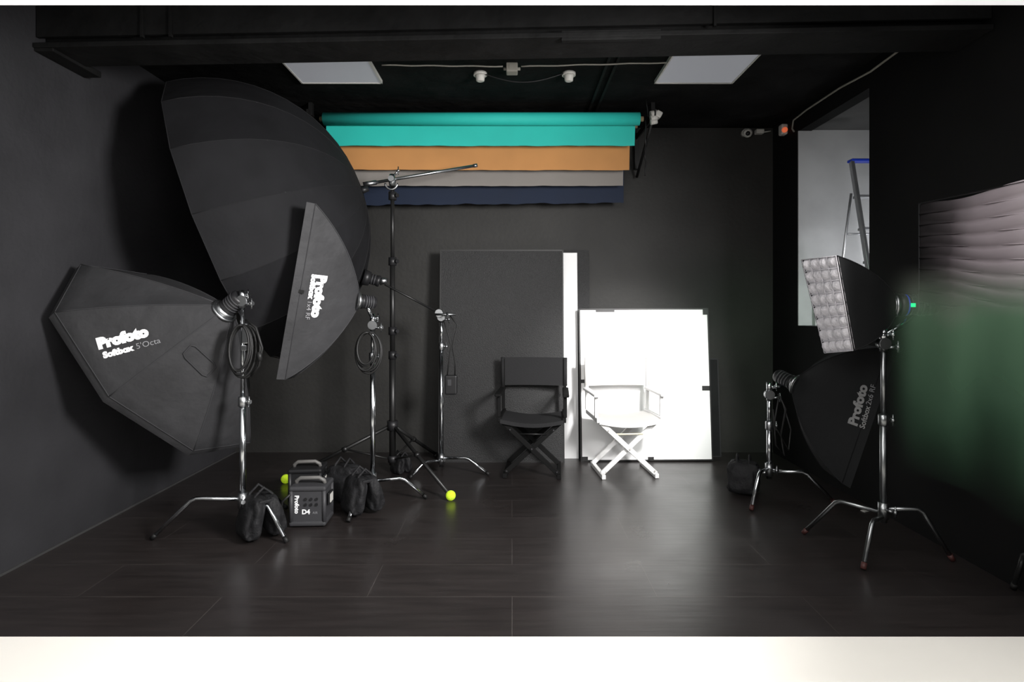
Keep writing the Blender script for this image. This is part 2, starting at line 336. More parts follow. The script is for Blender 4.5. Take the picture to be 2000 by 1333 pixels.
# ---------------------------------------------------------------- boards
def lean_board(name,label,xl,xr,d0,d1,h,th,m,edge=None,taped=False,cat='foam board',z0=0.0,tilt=0):
    xm=(xl+xr)/2; ang=-math.atan2(d1-d0,h); hh=math.hypot(h,d1-d0)
    R=Euler((ang,tilt,0)).to_matrix(); c=Vector((xm,(d0+d1)/2,z0+h/2))
    t=top(name,label,cat,(xm,d0,0))
    MB().box(c,(xr-xl,th,hh),rot=R,bev=.002).build('panel',m,t)
    if edge:
        e=MB(); w2=(xr-xl)/2; e_=.01
        for sx in(-1,1):
            e.box(c+R@Vector((sx*w2,0,0)),(e_,th+.006,hh+.01),rot=R); e.box(c+R@Vector((0,0,sx*hh/2)),(2*w2,th+.006,e_*1.2),rot=R)
        if taped:
            for (u,v,a,b3) in((.97,.47,.07,.04),(.53,.01,.05,.03),(.02,.52,.05,.03),(.02,.01,.06,.04),(.2,.99,.16,.02),(.98,.98,.04,.05)):
                e.box(c+R@Vector(((u-.5)*2*w2,-th/2-.001,(v-.5)*hh)),(a,.004,b3),rot=R)
        e.build('edge_tape',edge,t)
    return t
lean_board('white_foam_board','tall white foam board behind the black board',pt(1040,0,5.05).x,pt(1130,0,5.05).x,5.05,5.17,1.775,.02,M_wboard)
lean_board('black_foam_board','tall narrow black board behind the white one',pt(1090,0,5.15).x,pt(1152,0,5.15).x,5.13,5.215,1.80,.015,M_bboard)
lean_board('black_foam_board','tall textured black foam board leaning against the wall',pt(858,0,4.96).x,pt(1101,0,4.96).x,4.95,5.08,1.785,.04,M_bboard,M_tape)
lean_board('white_reflector_board','brightly lit white board with black taped edges',pt(1134,0,4.99).x,pt(1387,0,4.99).x,4.96,5.06,1.27,.03,M_wboard,M_tape,True,tilt=-.006,z0=.01)
lean_board('foam_board','black framed board behind the white board',pt(1300,0,5.1).x,pt(1408,0,5.1).x,5.12,5.2,.84,.03,M_nylon3,M_pipe)

# ---------------------------------------------------------------- stands
def knob(mb,c,d,r=.012,l=.035,mi=0,bar=True):
    c=Vector(c); d=Vector(d).normalized(); mb.tube([c,c+d*l],r*.6,mi,n=10)
    mb.tube([c+d*l,c+d*(l+.018)],r,mi,n=12)
    if bar: mb.tube([c+d*(l+.009)-Vector((0,0,.03)),c+d*(l+.009)+Vector((0,0,.03))],.004,mi,n=8)
def c_stand(label,x,y,hz,tz,feet,split=.55,tips=None,grp='chrome turtle base light stands',scale=1.0,mt=None):
    mt=mt or M_chrome; ms=M_steel if mt is M_chrome else M_chromed
    t=top('light_stand',label,'light stand',(x,y,0),grp)
    zs=hz+(tz-hz)*split
    MB().tube([(x,y,hz-.07),(x,y,zs)],.0175*scale,n=16).build('column',mt,t)
    MB().tube([(x,y,zs-.03),(x,y,tz)],.0125*scale,n=14).build('riser',mt,t)
    b_=MB().tube([(x,y,hz-.05),(x,y,hz+.035)],.026,n=16); knob(b_,(x,y-.02,hz+.0),(.6,-.8,0)); b_.build('base_collar',ms,t)
    c_=MB().tube([(x,y,zs-.045),(x,y,zs-.04),(x,y,zs+.01),(x,y,zs+.015)],[.02,.025,.025,.018],n=16); knob(c_,(x,y,zs-.015),(1,-.3,0)); c_.build('riser_collar',ms,t)
    g=MB().tube([(x,y-.02,tz-.01),(x,y+.02,tz-.01)],.03,n=18).tube([(x,y,tz-.05),(x,y,tz+.02)],.018,n=14); knob(g,(x+.02,y-.01,tz-.03),(.9,-.3,.1)); g.build('grip_head',ms,t)
    for i,(fx,fy) in enumerate(feet):
        f=Vector((fx,fy,.012)); h0=Vector((x,y,hz-.02*i)); kn=h0.lerp(Vector((fx,fy,h0.z)),.55); kn.z+=.01
        d1=(kn-h0).normalized(); d2=(f-kn).normalized()
        pts=[h0,kn-d1*.05,kn-d1*.018,kn+d2*.018,kn+d2*.05,f]
        MB().tube(pts,.0115,n=12,mi=0).tube([f-d2*.028,f+d2*.004],.0135,mi=1,n=12).build('leg',[mt,tips or M_rub],t)
    return t
c_stand('chrome light stand holding the octagonal softbox',-1.523,3.33,.215,1.345,[(-2.005,3.28),(-1.235,3.23),(-1.45,3.78)],.5)
S2=(-.922,3.9)
c_stand('chrome light stand holding the narrow strip softbox',S2[0],S2[1],.165,1.19,[(-.985,3.54),(-.578,3.98),(-1.2,4.13)],.8)
c_stand('chrome light stand with black extension arm',-.552,4.6,.12,1.23,[(-.177,4.53),(-.77,4.44),(-.58,4.92)],.8)
c_stand('short chrome light stand under a strip softbox',1.73,3.96,.215,.72,[(1.52,3.74),(2.12,3.86),(1.58,4.27)],.6,tips=M_redt)
c_stand('dull chrome light stand supporting the gridded softbox',1.93,3.06,.25,1.12,[(2.245,3.0),(1.665,3.36),(1.73,2.90)],.55,tips=M_redt,mt=M_chromed)
c_stand('chrome light stand supporting the large lilac softbox',2.235,2.5,.2,1.30,[(2.30,2.70),(2.3,2.28),(2.05,2.3)],.6,mt=M_chromed)

# black tripod boom stand
bx,by=-.893,4.40
t=top('boom_stand','tall black tripod boom stand with tennis balls on its feet','boom stand',(bx,by,0))
MB().tube([(bx,by,.12),(bx,by,.95)],.024,n=16).build('column',M_blackm,t)
MB().tube([(bx,by,.93),(bx,by,1.65)],.019,n=16).build('middle_column',M_blackm,t)
MB().tube([(bx,by,1.63),(bx,by,2.2)],.0145,n=16).build('upper_column',M_blackm,t)
for z in(.94,1.12,1.64,2.13):
    m_=MB().tube([(bx,by,z-.03),(bx,by,z+.03)],.03,n=16); knob(m_,(bx,by,z),(.8,-.5,0),.015,bar=False)
    m_.build('locking_collar',M_black,t)
m_=MB().tube([(bx,by-.012,2.2),(bx,by-.012,2.25),(bx,by-.012,2.29)],[.02,.03,.02],n=14)
arc=[(bx+.045*math.cos(a),by-.045,2.215+.045*math.sin(a)) for a in [math.pi+math.pi*i/12 for i in range(13)]]
m_.tube(arc,.008,n=8).tube([(bx,by-.06,2.25),(bx,by+.03,2.25)],.022,n=14); knob(m_,(bx+.02,by-.03,2.28),(.7,-.2,.7),.012)
m_.build('swivel_clamp',M_steel,t)
hubz=.42
for k_,(fx,fy) in enumerate(((-1.664,4.33),(-.411,3.95),(-.66,5.08))):
    f=Vector((fx,fy,.03)); h0=Vector((bx,by,hubz)); dd=(f-h0)
    l=MB().tube([h0+dd*.03,f],.0135,n=12)
    mid=h0+dd*.45; l.tube([mid,Vector((bx,by,.16))],.007,n=8).tube([h0+dd*.43,h0+dd*.47],.02,n=10)
    l.build('leg',M_blackm,t)
    if k_<2: MB().sphere((fx,fy,.0345),.0335).build('tennis_ball',M_ball,t,label='bright yellow-green tennis ball on the foot')
    else: MB().sphere((fx,fy,.025),(.022,.022,.025)).build('foot_cap',M_rub,t)
for z0_,z1_,rr_ in((hubz-.04,hubz+.03,.04),(.14,.19,.034)): MB().tube([(bx,by,z0_),(bx,by,z1_)],rr_,n=16).build('leg_hub',M_black,t)
BA=Vector((-1.10,4.35,2.205)); BE=pt(932,323,4.52)
b_=MB().tube([BA,BE],.0115,n=14); d_=(BE-BA).normalized(); b_.tube([BE-d_*.03,BE],.014,n=14); b_.tube([BA,BA+d_*.1],.018,n=14)
b_.build('boom_arm',M_steel,t,label='brushed steel boom arm')

# ---------------------------------------------------------------- softboxes
def shell_from_ribs(ribs,axis_pt,sag=.04,closed=True,nv=6):
    mb=MB(); K=len(ribs); S=len(ribs[0])
    for k in range(K):
        A=ribs[k]; B=ribs[(k+1)%K]; P=[]
        for s_ in range(S):
            row=[]; u=s_/(S-1)
            fo=math.sin(math.pi*min(u,.9)*.55+.2)
            if closed: fo=math.sin(math.pi*min(1,s_/(S-2)))
            for v in range(nv+1):
                w_=v/nv; p=A[s_].lerp(B[s_],w_); c=axis_pt(u)
                p=p+(c-p)*(sag*math.sin(math.pi*w_)*fo); row.append(p)
            P.append(row)
        mb.grid(P)
    return mb
def rib_curve(a,b,center_line_pt,bulge,S=12):
    mid=(a+b)/2; out=(mid-center_line_pt); out=out-(b-a).normalized()*out.dot((b-a).normalized())
    ctrl=mid+out.normalized()*bulge*2
    return [ (a*(1-u)**2+ctrl*2*u*(1-u)+b*u*u) for u in [i/(S-1) for i in range(S)]]
def softbox(label,rim,ring_c,ring_r,bulge,group=None,lip=.05,sag=.03,diff=M_diff,fabric=None,grid=None,puff=.03):
    rim=[Vector(p) for p in rim]; ring_c=Vector(ring_c); c=sum(rim,Vector())/len(rim); n=(c-ring_c).normalized()
    t=top('softbox',label,'softbox',tuple(ring_c),group)
    ribs=[]
    for p in rim:
        dr=(p-c); dr=(dr-n*dr.dot(n)).normalized(); ribs.append(rib_curve(ring_c+dr*ring_r,p,ring_c.lerp(c,.5),bulge)+[p+n*lip])
    mb=shell_from_ribs(ribs,lambda u: ring_c.lerp(c,u),sag)
    mb2=MB(); mb2.v=list(mb.v); mb2.f=list(mb.f); mb2.m=list(mb.m); mb2.s=list(mb.s)
    for r_ in ribs: mb2.tube(r_[:-1],.0035,1,n=6)
    mb2.tube([r_[-2] for r_ in ribs],.003,1,n=6,closed=True)
    mb2.build('fabric_shell',[fabric or M_nylon,M_pipe if fabric is None else M_pipe2],t)
    e1=n.orthogonal().normalized(); e2=n.cross(e1)
    mr_=MB().tube([ring_c+(e1*math.cos(a)+e2*math.sin(a))*ring_r for a in [2*math.pi*i/24 for i in range(24)]],.009,n=8,closed=True)
    mr_.tube([ring_c-n*.03,ring_c+n*.01],[ring_r*.8,ring_r*.95],n=24); mr_.build('speed_ring',M_steel,t)
    front=[r_[-1]-n*.015 for r_ in ribs]
    if grid is None:
        cc=sum(front,Vector())/len(front); front=[p.lerp(cc,.04)-n*.02 for p in front]; cc=cc-n*.02
        MB().add([cc]+front,[[0,1+i,1+(i+1)%len(front)] for i in range(len(front))],0,False).build('front_diffuser',diff,t)
    else:
        a,b2,c2,d2=front; nu,nv=grid; P=[]; sub=4 if nu>2 else 12
        for i in range(nu*sub+1):
            u=i/(nu*sub); row=[]
            for j in range(nv*6+1):
                v=j/(nv*6); p=(a*(1-u)+b2*u)*(1-v)+(d2*(1-u)+c2*u)*v
                h=abs(math.sin(math.pi*u*nu))**.6*abs(math.sin(math.pi*v*nv))**.6
                row.append(p+n*puff*h+Vector((0,0,.012*math.sin(u*7+v*3)*(nu<=2))))
            P.append(row)
        MB().grid(P).build('front_diffuser',diff,t)
        g=MB()
        if nu>2:
            for i in range(nu+1):
                u=i/nu; g.tube([a.lerp(b2,u)+n*puff*.35,d2.lerp(c2,u)+n*puff*.35],.0025,n=6)
        for j in range(nv+1):
            v=j/nv; g.tube([a.lerp(d2,v)+n*puff*.35,b2.lerp(c2,v)+n*puff*.35],.0025,n=6)
        g.build('fabric_grid',diff,t)
    return t,mb,n
def flash_head(label,c,d,l,r,grp='studio flash heads',stand=None):
    c=Vector(c); d=Vector(d).normalized(); t=top('flash_head',label,'flash head',tuple(c),grp)
    MB().tube([c,c+d*l*.15,c+d*l*.2,c+d*l*.9,c+d*l],[r*1.12,r*1.12,r,r,r*.8],n=24).build('body',M_black,t)
    g=MB()
    for k in range(4): g.tube([c+d*l*(.3+.15*k)-d*.004,c+d*l*(.3+.15*k)+d*.004],r*1.05,n=24)
    g.build('cooling_fins',M_graph,t)
    if stand is not None:
        s_=Vector(stand); m=MB().tube([c+d*l*.5-Vector((0,0,r*.8)),(c+d*l*.5+s_)/2-Vector((0,0,r*.6)),s_],.012,n=10); m.tube([s_-Vector((0,0,.03)),s_+Vector((0,0,.035))],.019,n=12)
        knob(m,s_,(.9,-.4,.2),.012); m.build('tilt_bracket',M_chrome,t)
    return t
# octagonal
A=Vector((-2.38,3.25,1.535));B=Vector((-2.365,3.045,1.2735));C=Vector((-2.108,3.08,.831));D=pt(378,881,3.38);E=pt(489,865,3.68)
Fv=pt(487,775,3.9);G=Vector((-1.92,3.85,1.17));Hh=Vector((-2.22,3.58,1.50))
RC=pt(438,608,3.37)
oc,osh,on=softbox('large black octagonal softbox with white lettering, angled down',[A,B,C,D,E,Fv,G,Hh],RC,.07,.022,'studio softboxes',sag=.035)
p0=ray_plane(194,682,RC,B,C); p1=ray_plane(298,656,RC,B,C); p2=ray_plane(188,655,RC,B,C)
sz=(p1-p0).length
text_part([('Profoto',sz*.30,0,.0,.0065,0),('Softbox',sz*.175,.010,-.055,.003,0),("5'Octa",sz*.175,.014+sz*.60,-.055,.0,1)],p0,p1-p0,p2-p0,oc,osh)
q0=ray_plane(352,690,RC,C,D);q1=ray_plane(372,668,RC,C,D);q2=ray_plane(420,712,RC,C,D);q3=ray_plane(398,735,RC,C,D)
bv=BVHTree.FromPolygons(osh.v,osh.f); ndir=(D-RC).cross(C-RC).normalized()
if ndir.y>0: ndir=-ndir
def snap(p):
    h=bv.ray_cast(p+ndir*.4,-ndir,1.0); return (h[0] if h[0] is not None else p)+ndir*.004
loop=[]
for a_,b_ in((q0,q1),(q1,q2),(q2,q3),(q3,q0)):
    for k in range(1,8): loop.append(snap(a_.lerp(b_,k/8)))
MB().tube(loop,.004,n=6,closed=True).build('pocket_flap',M_pipe,oc)
flash_head('black studio flash head with chrome bracket behind octagonal softbox',RC-on*.02,-on,.12,.05,stand=(-1.523,3.33,1.36))
# strip softbox
T1=pt(616,398,3.42);B1=pt(557,742,3.5);off=Vector((-.05,.26,-.02));RS=pt(698,588,3.78)
ss,ssh,sn=softbox('long narrow black strip softbox with white lettering',[T1,B1,B1+off,T1+off],RS,.055,.045,'studio softboxes',sag=.02)
ttop=ray_plane(622,537,T1,B1,RS);tbot=ray_plane(609,618,T1,B1,RS);tr_=ray_plane(650,540,T1,B1,RS); dx=(tbot-ttop); s_=dx.length
text_part([('Profoto',s_*.32,0,-.012,.006,0),('Softbox',s_*.18,0,-.050,.003,0),("1x4 RF",s_*.16,s_*.62,-.050,0,1)],ttop,dx,tr_-ttop,ss,ssh,off=.006)
MB().box(ray_plane(590,570,T1,B1,RS)+Vector((0,-.012,0)),(.03,.008,.02),rot=(0,.2,0)).build('rim_tab',M_rub,ss)
flash_head('black studio flash head holding the strip softbox',RS-sn*.02,-sn,.1,.042,stand=(S2[0],S2[1],1.22))
# right strip softbox
T3=pt(1735,680,3.35);B3=pt(1645,945,3.45);RR=pt(1556,752,3.88);off=Vector((.05,.30,.0))
s3,sh3,n3=softbox('black strip softbox with grey lettering near the dark wall',[T3,T3+off,B3+off,B3],RR,.06,.05,'studio softboxes',sag=.02,fabric=M_nylon3)
a0=ray_plane(1675,834,T3,B3,RR);a1=ray_plane(1696,758,T3,B3,RR);a2=ray_plane(1653,820,T3,B3,RR);s_=(a1-a0).length
text_part([('Profoto',s_*.33,0,.0,.004,0),('Softbox',s_*.18,0,-.045,.001,0),("2x6 RF",s_*.18,s_*.6,-.045,0,1)],a0,a1-a0,a2-a0,s3,sh3,off=.006,mats=[mat('mid_grey_print',(.2,.2,.2),.6),M_letg])  # print greyer here than on the other softboxes
flash_head('black studio flash head angled up beside softbox',RR-n3*.02,-n3,.14,.045,stand=(1.73,3.96,.76))
# gridded softbox
gf=[pt(1635,500,3.0),pt(1568,508,3.4),pt(1612,690,3.4),pt(1668,685,3.0)]
RG=Vector((2.04,3.15,1.31))
g5,gsh,gn=softbox('black softbox with white egg-crate fabric grid',gf,RG,.06,.03,'studio softboxes',lip=.01,sag=.02,diff=M_lilac,grid=(4,8),fabric=M_nylon3)
fh=flash_head('black studio flash head with green indicator and blue tape',RG-gn*.02,-gn,.18,.055,stand=(1.93,3.06,1.15))
MB().box(RG-gn*.08+Vector((-.02,-.058,.0)),(.02,.008,.02)).build('indicator_light',M_led,fh)
MB().tube([RG-gn*.05+Vector((0,0,.0)),RG-gn*.06],.058,n=20).build('blue_tape',M_blue,fh)
m_=MB().tube([RG-gn*.13+Vector((0,-.05,.0)),RG-gn*.13+Vector((.02,-.07,.07)),RG-gn*.15+Vector((.04,-.04,.1))],.009,n=10); knob(m_,RG-gn*.13+Vector((0,-.055,.04)),(.5,-.8,0)); m_.build('bracket_handle',M_steel,fh)

# giant umbrella
c=Vector((-1.985,4.19,1.865)); n=Vector((.924,.203,.322)).normalized(); u=Vector((-.32,-.0525,.95)); u=(u-n*u.dot(n)).normalized(); w=n.cross(u).normalized()
if w.y>0: w=-w
R=1.0; Lx=.94; ribs=[]
for k in range(16):
    a=2*math.pi*(k+.2)/16; dr=u*math.cos(a)+w*math.sin(a); rb=[]
    for i in range(15):
        ph=.03+(math.pi/2-.03)*i/14; rb.append(c+n*(Lx*math.cos(ph))+dr*(R*math.sin(ph)**.95))
    ribs.append(rb)
um=top('photo_umbrella','giant deep black parabolic photo umbrella on a boom','umbrella',tuple(c+n*Lx))
mb=shell_from_ribs(ribs,lambda q: c+n*Lx*(1-q),.008,closed=False)
for r_ in ribs: mb.tube(r_,.0026,1,n=6)
mb.tube([r_[-1] for r_ in ribs],.003,1,n=6,closed=True)
mb.build('canopy',[M_nylon2,M_pipe2],um)
MB().tube([c+n*(Lx+.05),c-n*.05],.009,n=12).build('shaft',M_steel,um)
MB().tube([c+n*(Lx-.02),c+n*(Lx+.05)],[.03,.018],n=16).build('crown_cap',M_black,um)
m_=MB()
for k in range(0,16): m_.tube([c+n*.45,ribs[k][9]],.003,n=6)
m_.build('stretcher_ribs',M_steel,um)

# extension arm with small head on third stand
hx=pt(858,612,4.56); hh=pt(752,556,4.35)
t=top('extension_arm','thin black extension arm clamped to chrome light stand','extension arm',tuple(hx))
MB().tube([hx,hh],.008,n=10).build('rod',M_blackm,t)
m_=MB().tube([hx-Vector((0,.03,0)),hx+Vector((0,.05,0))],.03,n=16).tube([hx+Vector((-.03,-.03,-.01)),hx+Vector((.13,-.03,-.01))],.009,n=8); knob(m_,hx+Vector((.06,-.03,0)),(.3,-.8,-.5)); m_.build('clamp',M_steel,t)
t=flash_head('small black flash head on the extension arm',pt(742,550,4.34),(-.9,-.2,.25),.13,.038)
MB().tube([pt(708,541,4.3),pt(722,545,4.32)],[.06,.052],n=24).build('reflector_dish',M_black,t)
MB().tube([pt(742,550,4.33),pt(756,548,4.33)],[.03,.018],n=14).tube([hh,hh+Vector((.01,0,.045))],.012,n=10).build('bracket',M_steel,t)
q=pt(881,752,4.56)
t=top('battery_pack','small black battery pack hanging from light stand','battery pack',(q.x,q.y,q.z-.08))
MB().box(q,(.095,.06,.15),bev=.012).build('casing',M_black,t)
MB().box(q+Vector((-.01,-.033,.02)),(.03,.006,.05),bev=.002).build('label_plate',M_graph,t)
MB().tube([q+Vector((-.03,0,.07)),q+Vector((-.02,0,.16)),q+Vector((.0,0,.3)),q+Vector((-.03,0,.42)),q+Vector((-.06,0,.5))],.005,n=8).tube([q+Vector((.03,0,.07)),q+Vector((.03,0,.18)),q+Vector((.01,0,.3)),q+Vector((.05,0,.46)),q+Vector((-.02,0,.55))],.005,n=8).build('strap',M_rub,t)

# cables
def coil(label,c,rx,rz,n,r=.006,tilt=.2):
    c=Vector(c); pts=[]; N=26
    for k in range(n):
        ax=rx*(1-.09*k+random.uniform(-.05,.05)); az=rz*(1-.05*k+random.uniform(-.06,.03)); ox=random.uniform(-.012,.012)
        for i in range(N):
            a=math.pi/2+2*math.pi*i/N; pts.append(c+Vector((ox+ax*math.cos(a)+.1*az*math.sin(a)*tilt, -.012*k+.01*math.sin(a),rz-az+az*math.sin(a)-.0)))
    MB().tube(pts,r,n=8).build('power_cable',M_rub,label=label,category='cable',group='coiled power cables')
coil('black coiled power cable hanging on chrome stand',(-1.495,3.29,1.045),.085,.155,5,.0062)
coil('black coiled power cable hanging on chrome stand',(-.945,3.85,1.0),.085,.135,5,.007)
MB().tube([pt(480,625,3.27),pt(500,640,3.25),pt(512,680,3.25),pt(506,715,3.27),pt(490,735,3.28)],.007,n=8).tube([pt(506,688,3.25),pt(508,705,3.25)],.013,n=10).build('power_plug_cable',M_rub,label='black cable with plug dangling from light stand',category='cable')
m_=MB()
m_.tube([pt(1520,770,3.9),pt(1535,800,3.88),pt(1525,850,3.9),pt(1532,890,3.92),pt(1515,870,3.93),pt(1510,800,3.93)],.006,n=8)
m_.tube([pt(1522,770,3.9),pt(1512,830,3.9),pt(1540,880,3.9),pt(1545,840,3.9),pt(1530,790,3.9)],.005,n=8)
m_.build('power_cable',M_rub,label='loose black cable hanging on short light stand',category='cable',group='coiled power cables')
MB().box(pt(480,652,3.30),(.035,.03,.11),bev=.004).box(pt(477,680,3.295),(.03,.02,.03),bev=.003).build('clamp',M_chrome,label='chrome clamp fixed to the light stand',category='clamp')

# sandbags
def sandbag(label,c,ang,s=1.0,h=.25,wd=.058):
    c=Vector(c); t=top('sandbag',label,'sandbag',(c.x,c.y,0),'black saddle sandbags'); ca,sa=math.cos(ang),math.sin(ang)
    for k in(-1,1):
        o=Vector((ca*.06*k*s,sa*.06*k*s,0)); R3=Euler((0,-.2*k,ang)).to_matrix()
        vs=[];fs=[];nu=48;nv=32
        for j in range(nv+1):
            v=j/nv; ph=-math.pi/2+math.pi*v
            for i in range(nu):
                th=2*math.pi*i/nu; sg=lambda x,p: math.copysign(abs(x)**p,x)
                zz=sg(math.sin(ph),.55); fat=1.15-.5*v
                w_=1+.06*math.sin(5*th+9*v+k)+.05*math.sin(11*v+3*th)+.03*math.sin(17*v-7*th+k)
                X_=wd*s*fat*w_*sg(math.cos(ph),.6)*sg(math.cos(th),.75); Y_=.125*s*w_*sg(math.cos(ph),.35)*sg(math.sin(th),.55)*(1.0-.08*v)
                vs.append(c+o+Vector((0,0,h*.5*s))+R3@Vector((X_,Y_,h*.5*s*zz)))
        for j in range(nv):
            for i in range(nu):
                i2=(i+1)%nu; fs.append([j*nu+i,j*nu+i2,(j+1)*nu+i2,(j+1)*nu+i])
        MB().add(vs,fs).build('pouch',M_bag,t)
    m=MB()
    for k in(-1,1):
        y0=.04*k
        m.tube([c+Vector((ca*x_-sa*y0,sa*x_+ca*y0,z_))for x_,z_ in((-.07*s,h*.75*s),(-.05*s,h*1.02*s),(0,h*1.2*s),(.05*s,h*1.02*s),(.07*s,h*.75*s))],.008,n=8)
    m.box(c+Vector((0,0,h*.9*s)),(.09*s,.2*s,.02),rot=(0,0,ang),bev=.006)
    m.build('carry_strap',M_bag,t)
    return t
sandbag('black saddle sandbag draped on chrome stand leg',(-1.42,3.33,.012),.75,.92)
sandbag('black saddle sandbag draped on light stand leg',(-.94,3.70,.02),.7,.9)
sandbag('black saddle sandbag lying behind the other one',(-1.13,3.98,.01),1.1,.9)
sandbag('black saddle sandbag on short chrome stand',(1.62,4.12,.01),1.1,.85)
sandbag('small black sandbag at the tripod boom stand',(-.87,4.62,.0),.9,.55)

# power packs
M_hand=mat('handle_grey',(.10,.097,.093),.5)
def pack(label,c,yaw,lettering):
    c=Vector(c); R3=Euler((0,0,yaw)).to_matrix(); t=top('power_pack',label,'power pack',tuple(c),'studio power packs')
    W,Dp,Hb=.215,.18,.215
    P=lambda x,y,z: c+R3@Vector((x,y,z))
    mb_=M_graph if lettering else M_black
    MB().box(P(0,0,.02+Hb/2),(W-.02,Dp,Hb),rot=R3,bev=.015,seg=3).build('body',mb_,t)
    m=MB().box(P(0,0,.022),(W,Dp+.02,.03),rot=R3,bev=.012,seg=3)
    for sx in(-1,1):
        for sy in(-1,1): m.tube([P(sx*(W/2-.012),sy*(Dp/2-.004),.02),P(sx*(W/2-.012),sy*(Dp/2-.004),Hb)],.012,n=10)
    m.box(P(0,0,Hb+.012),(W,Dp+.02,.03),rot=R3,bev=.012,seg=3); m.build('bumper_frame',mb_,t)
    h=[P(-.085,-.02,Hb+.015),P(-.08,-.03,Hb+.045),P(-.055,-.035,Hb+.062),P(.055,-.035,Hb+.062),P(.08,-.03,Hb+.045),P(.085,-.02,Hb+.015)]
    MB().tube(h,.012,n=10).build('handle',M_hand,t)
    for i in range(3):
        for j in range(2): MB().tube([P(-.01+.032*i,-Dp/2-.001,.135+.032*j),P(-.01+.032*i,-Dp/2-.008,.135+.032*j)],.008,n=12).build('knob',M_black,t)
    MB().box(P(W/2+.003,.0,.15),(.012,.09,.07),rot=R3,bev=.003).build('socket_panel',M_black,t)
    MB().box(P(W/2+.01,0,.15),(.004,.06,.05),rot=R3).build('socket_plate',M_plast,t)
    if lettering:
        X=R3@Vector((1,0,0));Z=Vector((0,0,1))
        text_part([('D4',.038,0,0,.0015,0)],P(-.032,-Dp/2,.08),X,Z,t,off=.003)
        text_part([('Profoto',.034,0,0,.0015,0)],P(-.072,-Dp/2,.19),-Z,X,t,off=.003)
        text_part([('AIR',.02,0,0,0,1)],P(.03,-Dp/2,.08),X,Z,t,off=.003)
pack('graphite flash power pack with grey handle and white lettering',(-1.210,3.56,0),.05,True)
pack('second dark flash power pack standing behind the first',(-1.36,3.93,0),.1,False)
MB().tube([(-1.30,3.46,.20),(-1.345,3.45,.16),(-1.36,3.46,.08),(-1.37,3.5,.012),(-1.42,3.66,.008),(-1.5,3.75,.008)],.007,n=8).build('power_cable',M_rub,label='black cable trailing from the power packs',category='cable',group='coiled power cables')
# ---------------------------------------------------------------- chairs
def chair(label,cx,cy,yaw,mw,mc,mbolt,mrod):
    R3=Euler((0,0,yaw)).to_matrix(); o=Vector((cx,cy,0)); t=top('directors_chair',label,'chair',(cx,cy,0),"folding directors chairs")
    P=lambda x,y,z:o+R3@Vector((x,y,z))
    def bar(m,a,b,w_,h_,bev=.004):
        a=Vector(a);b=Vector(b);d=b-a; q=d.to_track_quat('Z','Y').to_matrix()
        m.box(o+R3@((a+b)/2),(w_,h_,d.length),rot=R3@q,bev=bev); return m
    Pg=[]
    for i in range(13):
        x=-.255+.51*i/12; bow=.03*math.sin(math.pi*i/12)
        Pg.append([P(x,.2+bow+.0,z) for z in(.655,.70,.76,.82,.885)])
    m=MB().grid(Pg); Pg2=[[p+R3@Vector((0,-.004,0)) for p in r_] for r_ in Pg]; m.grid(Pg2)
    for sx in(-1,1): m.tube([P(sx*.255,.2,.655),P(sx*.255,.2,.885)],.017,n=12)
    m.build('backrest',mc,t)
    Pg=[]
    for i in range(13):
        x=-.24+.48*i/12; sg=-.03*math.sin(math.pi*i/12)
        Pg.append([P(x,y,.455+sg-.006*abs(y)/.2) for y in(-.205,-.1,0,.1,.205)])
    m=MB().grid(Pg); m.grid([[p-Vector((0,0,.006)) for p in r_] for r_ in Pg]); m.grid([[r_[0],r_[0]-Vector((0,0,.03))] for r_ in Pg]); m.build('seat',mc,t)
    for sx in(-1,1):
        m=MB(); bar(m,(sx*.245,-.2,.445),(sx*.245,.21,.445),.028,.035); m.build('seat_rail',mw,t)
        m=MB(); bar(m,(sx*.253,.2,.46),(sx*.253,.2,.875),.025,.03); m.build('back_post',mw,t)
        m=MB(); bar(m,(sx*.253,-.15,.46),(sx*.253,-.15,.62),.025,.03); m.build('arm_support',mw,t)
        m=MB().box(P(sx*.257,.005,.63),(.05,.43,.022),rot=R3,bev=.009,seg=3); m.build('armrest',mw,t)
        m=MB(); bar(m,(sx*.205,-.2,.018),(sx*.205,.21,.018),.03,.034); m.build('floor_runner',mw,t)
    for k,y in enumerate((-.17,-.135,.14,.175)):
        s_=1 if k%2==0 else -1
        m=MB(); bar(m,(-s_*.228,y,.43),(s_*.205,y,.03),.02,.036); m.build('leg',mw,t)
    m=MB()
    for y in(-.183,.19): m.tube([P(0,y-.006,.225),P(0,y-.012,.225)],.007,n=12)
    for sx in(-1,1): m.tube([P(sx*.165,-.19,.37),P(sx*.165,-.196,.37)],.006,n=10); m.tube([P(sx*.19,-.19,.055),P(sx*.19,-.196,.055)],.006,n=10)
    m.build('hinge_bolts',mbolt,t)
    MB().tube([P(-.11,-.15,.33),P(.11,-.15,.33)],.006,n=8).build('stretcher_rod',mrod,t)
chair('black wooden directors chair with black canvas seat and back',pt(1041,0,4.62).x,4.64,-.08,M_chairb,M_canb,M_graph,M_blackm)
chair('white wooden directors chair with white canvas, brightly lit',pt(1218,0,4.64).x,4.64,.08,M_chairw,M_canw,M_plast,mat('cream_rod',(.75,.68,.48),.5))

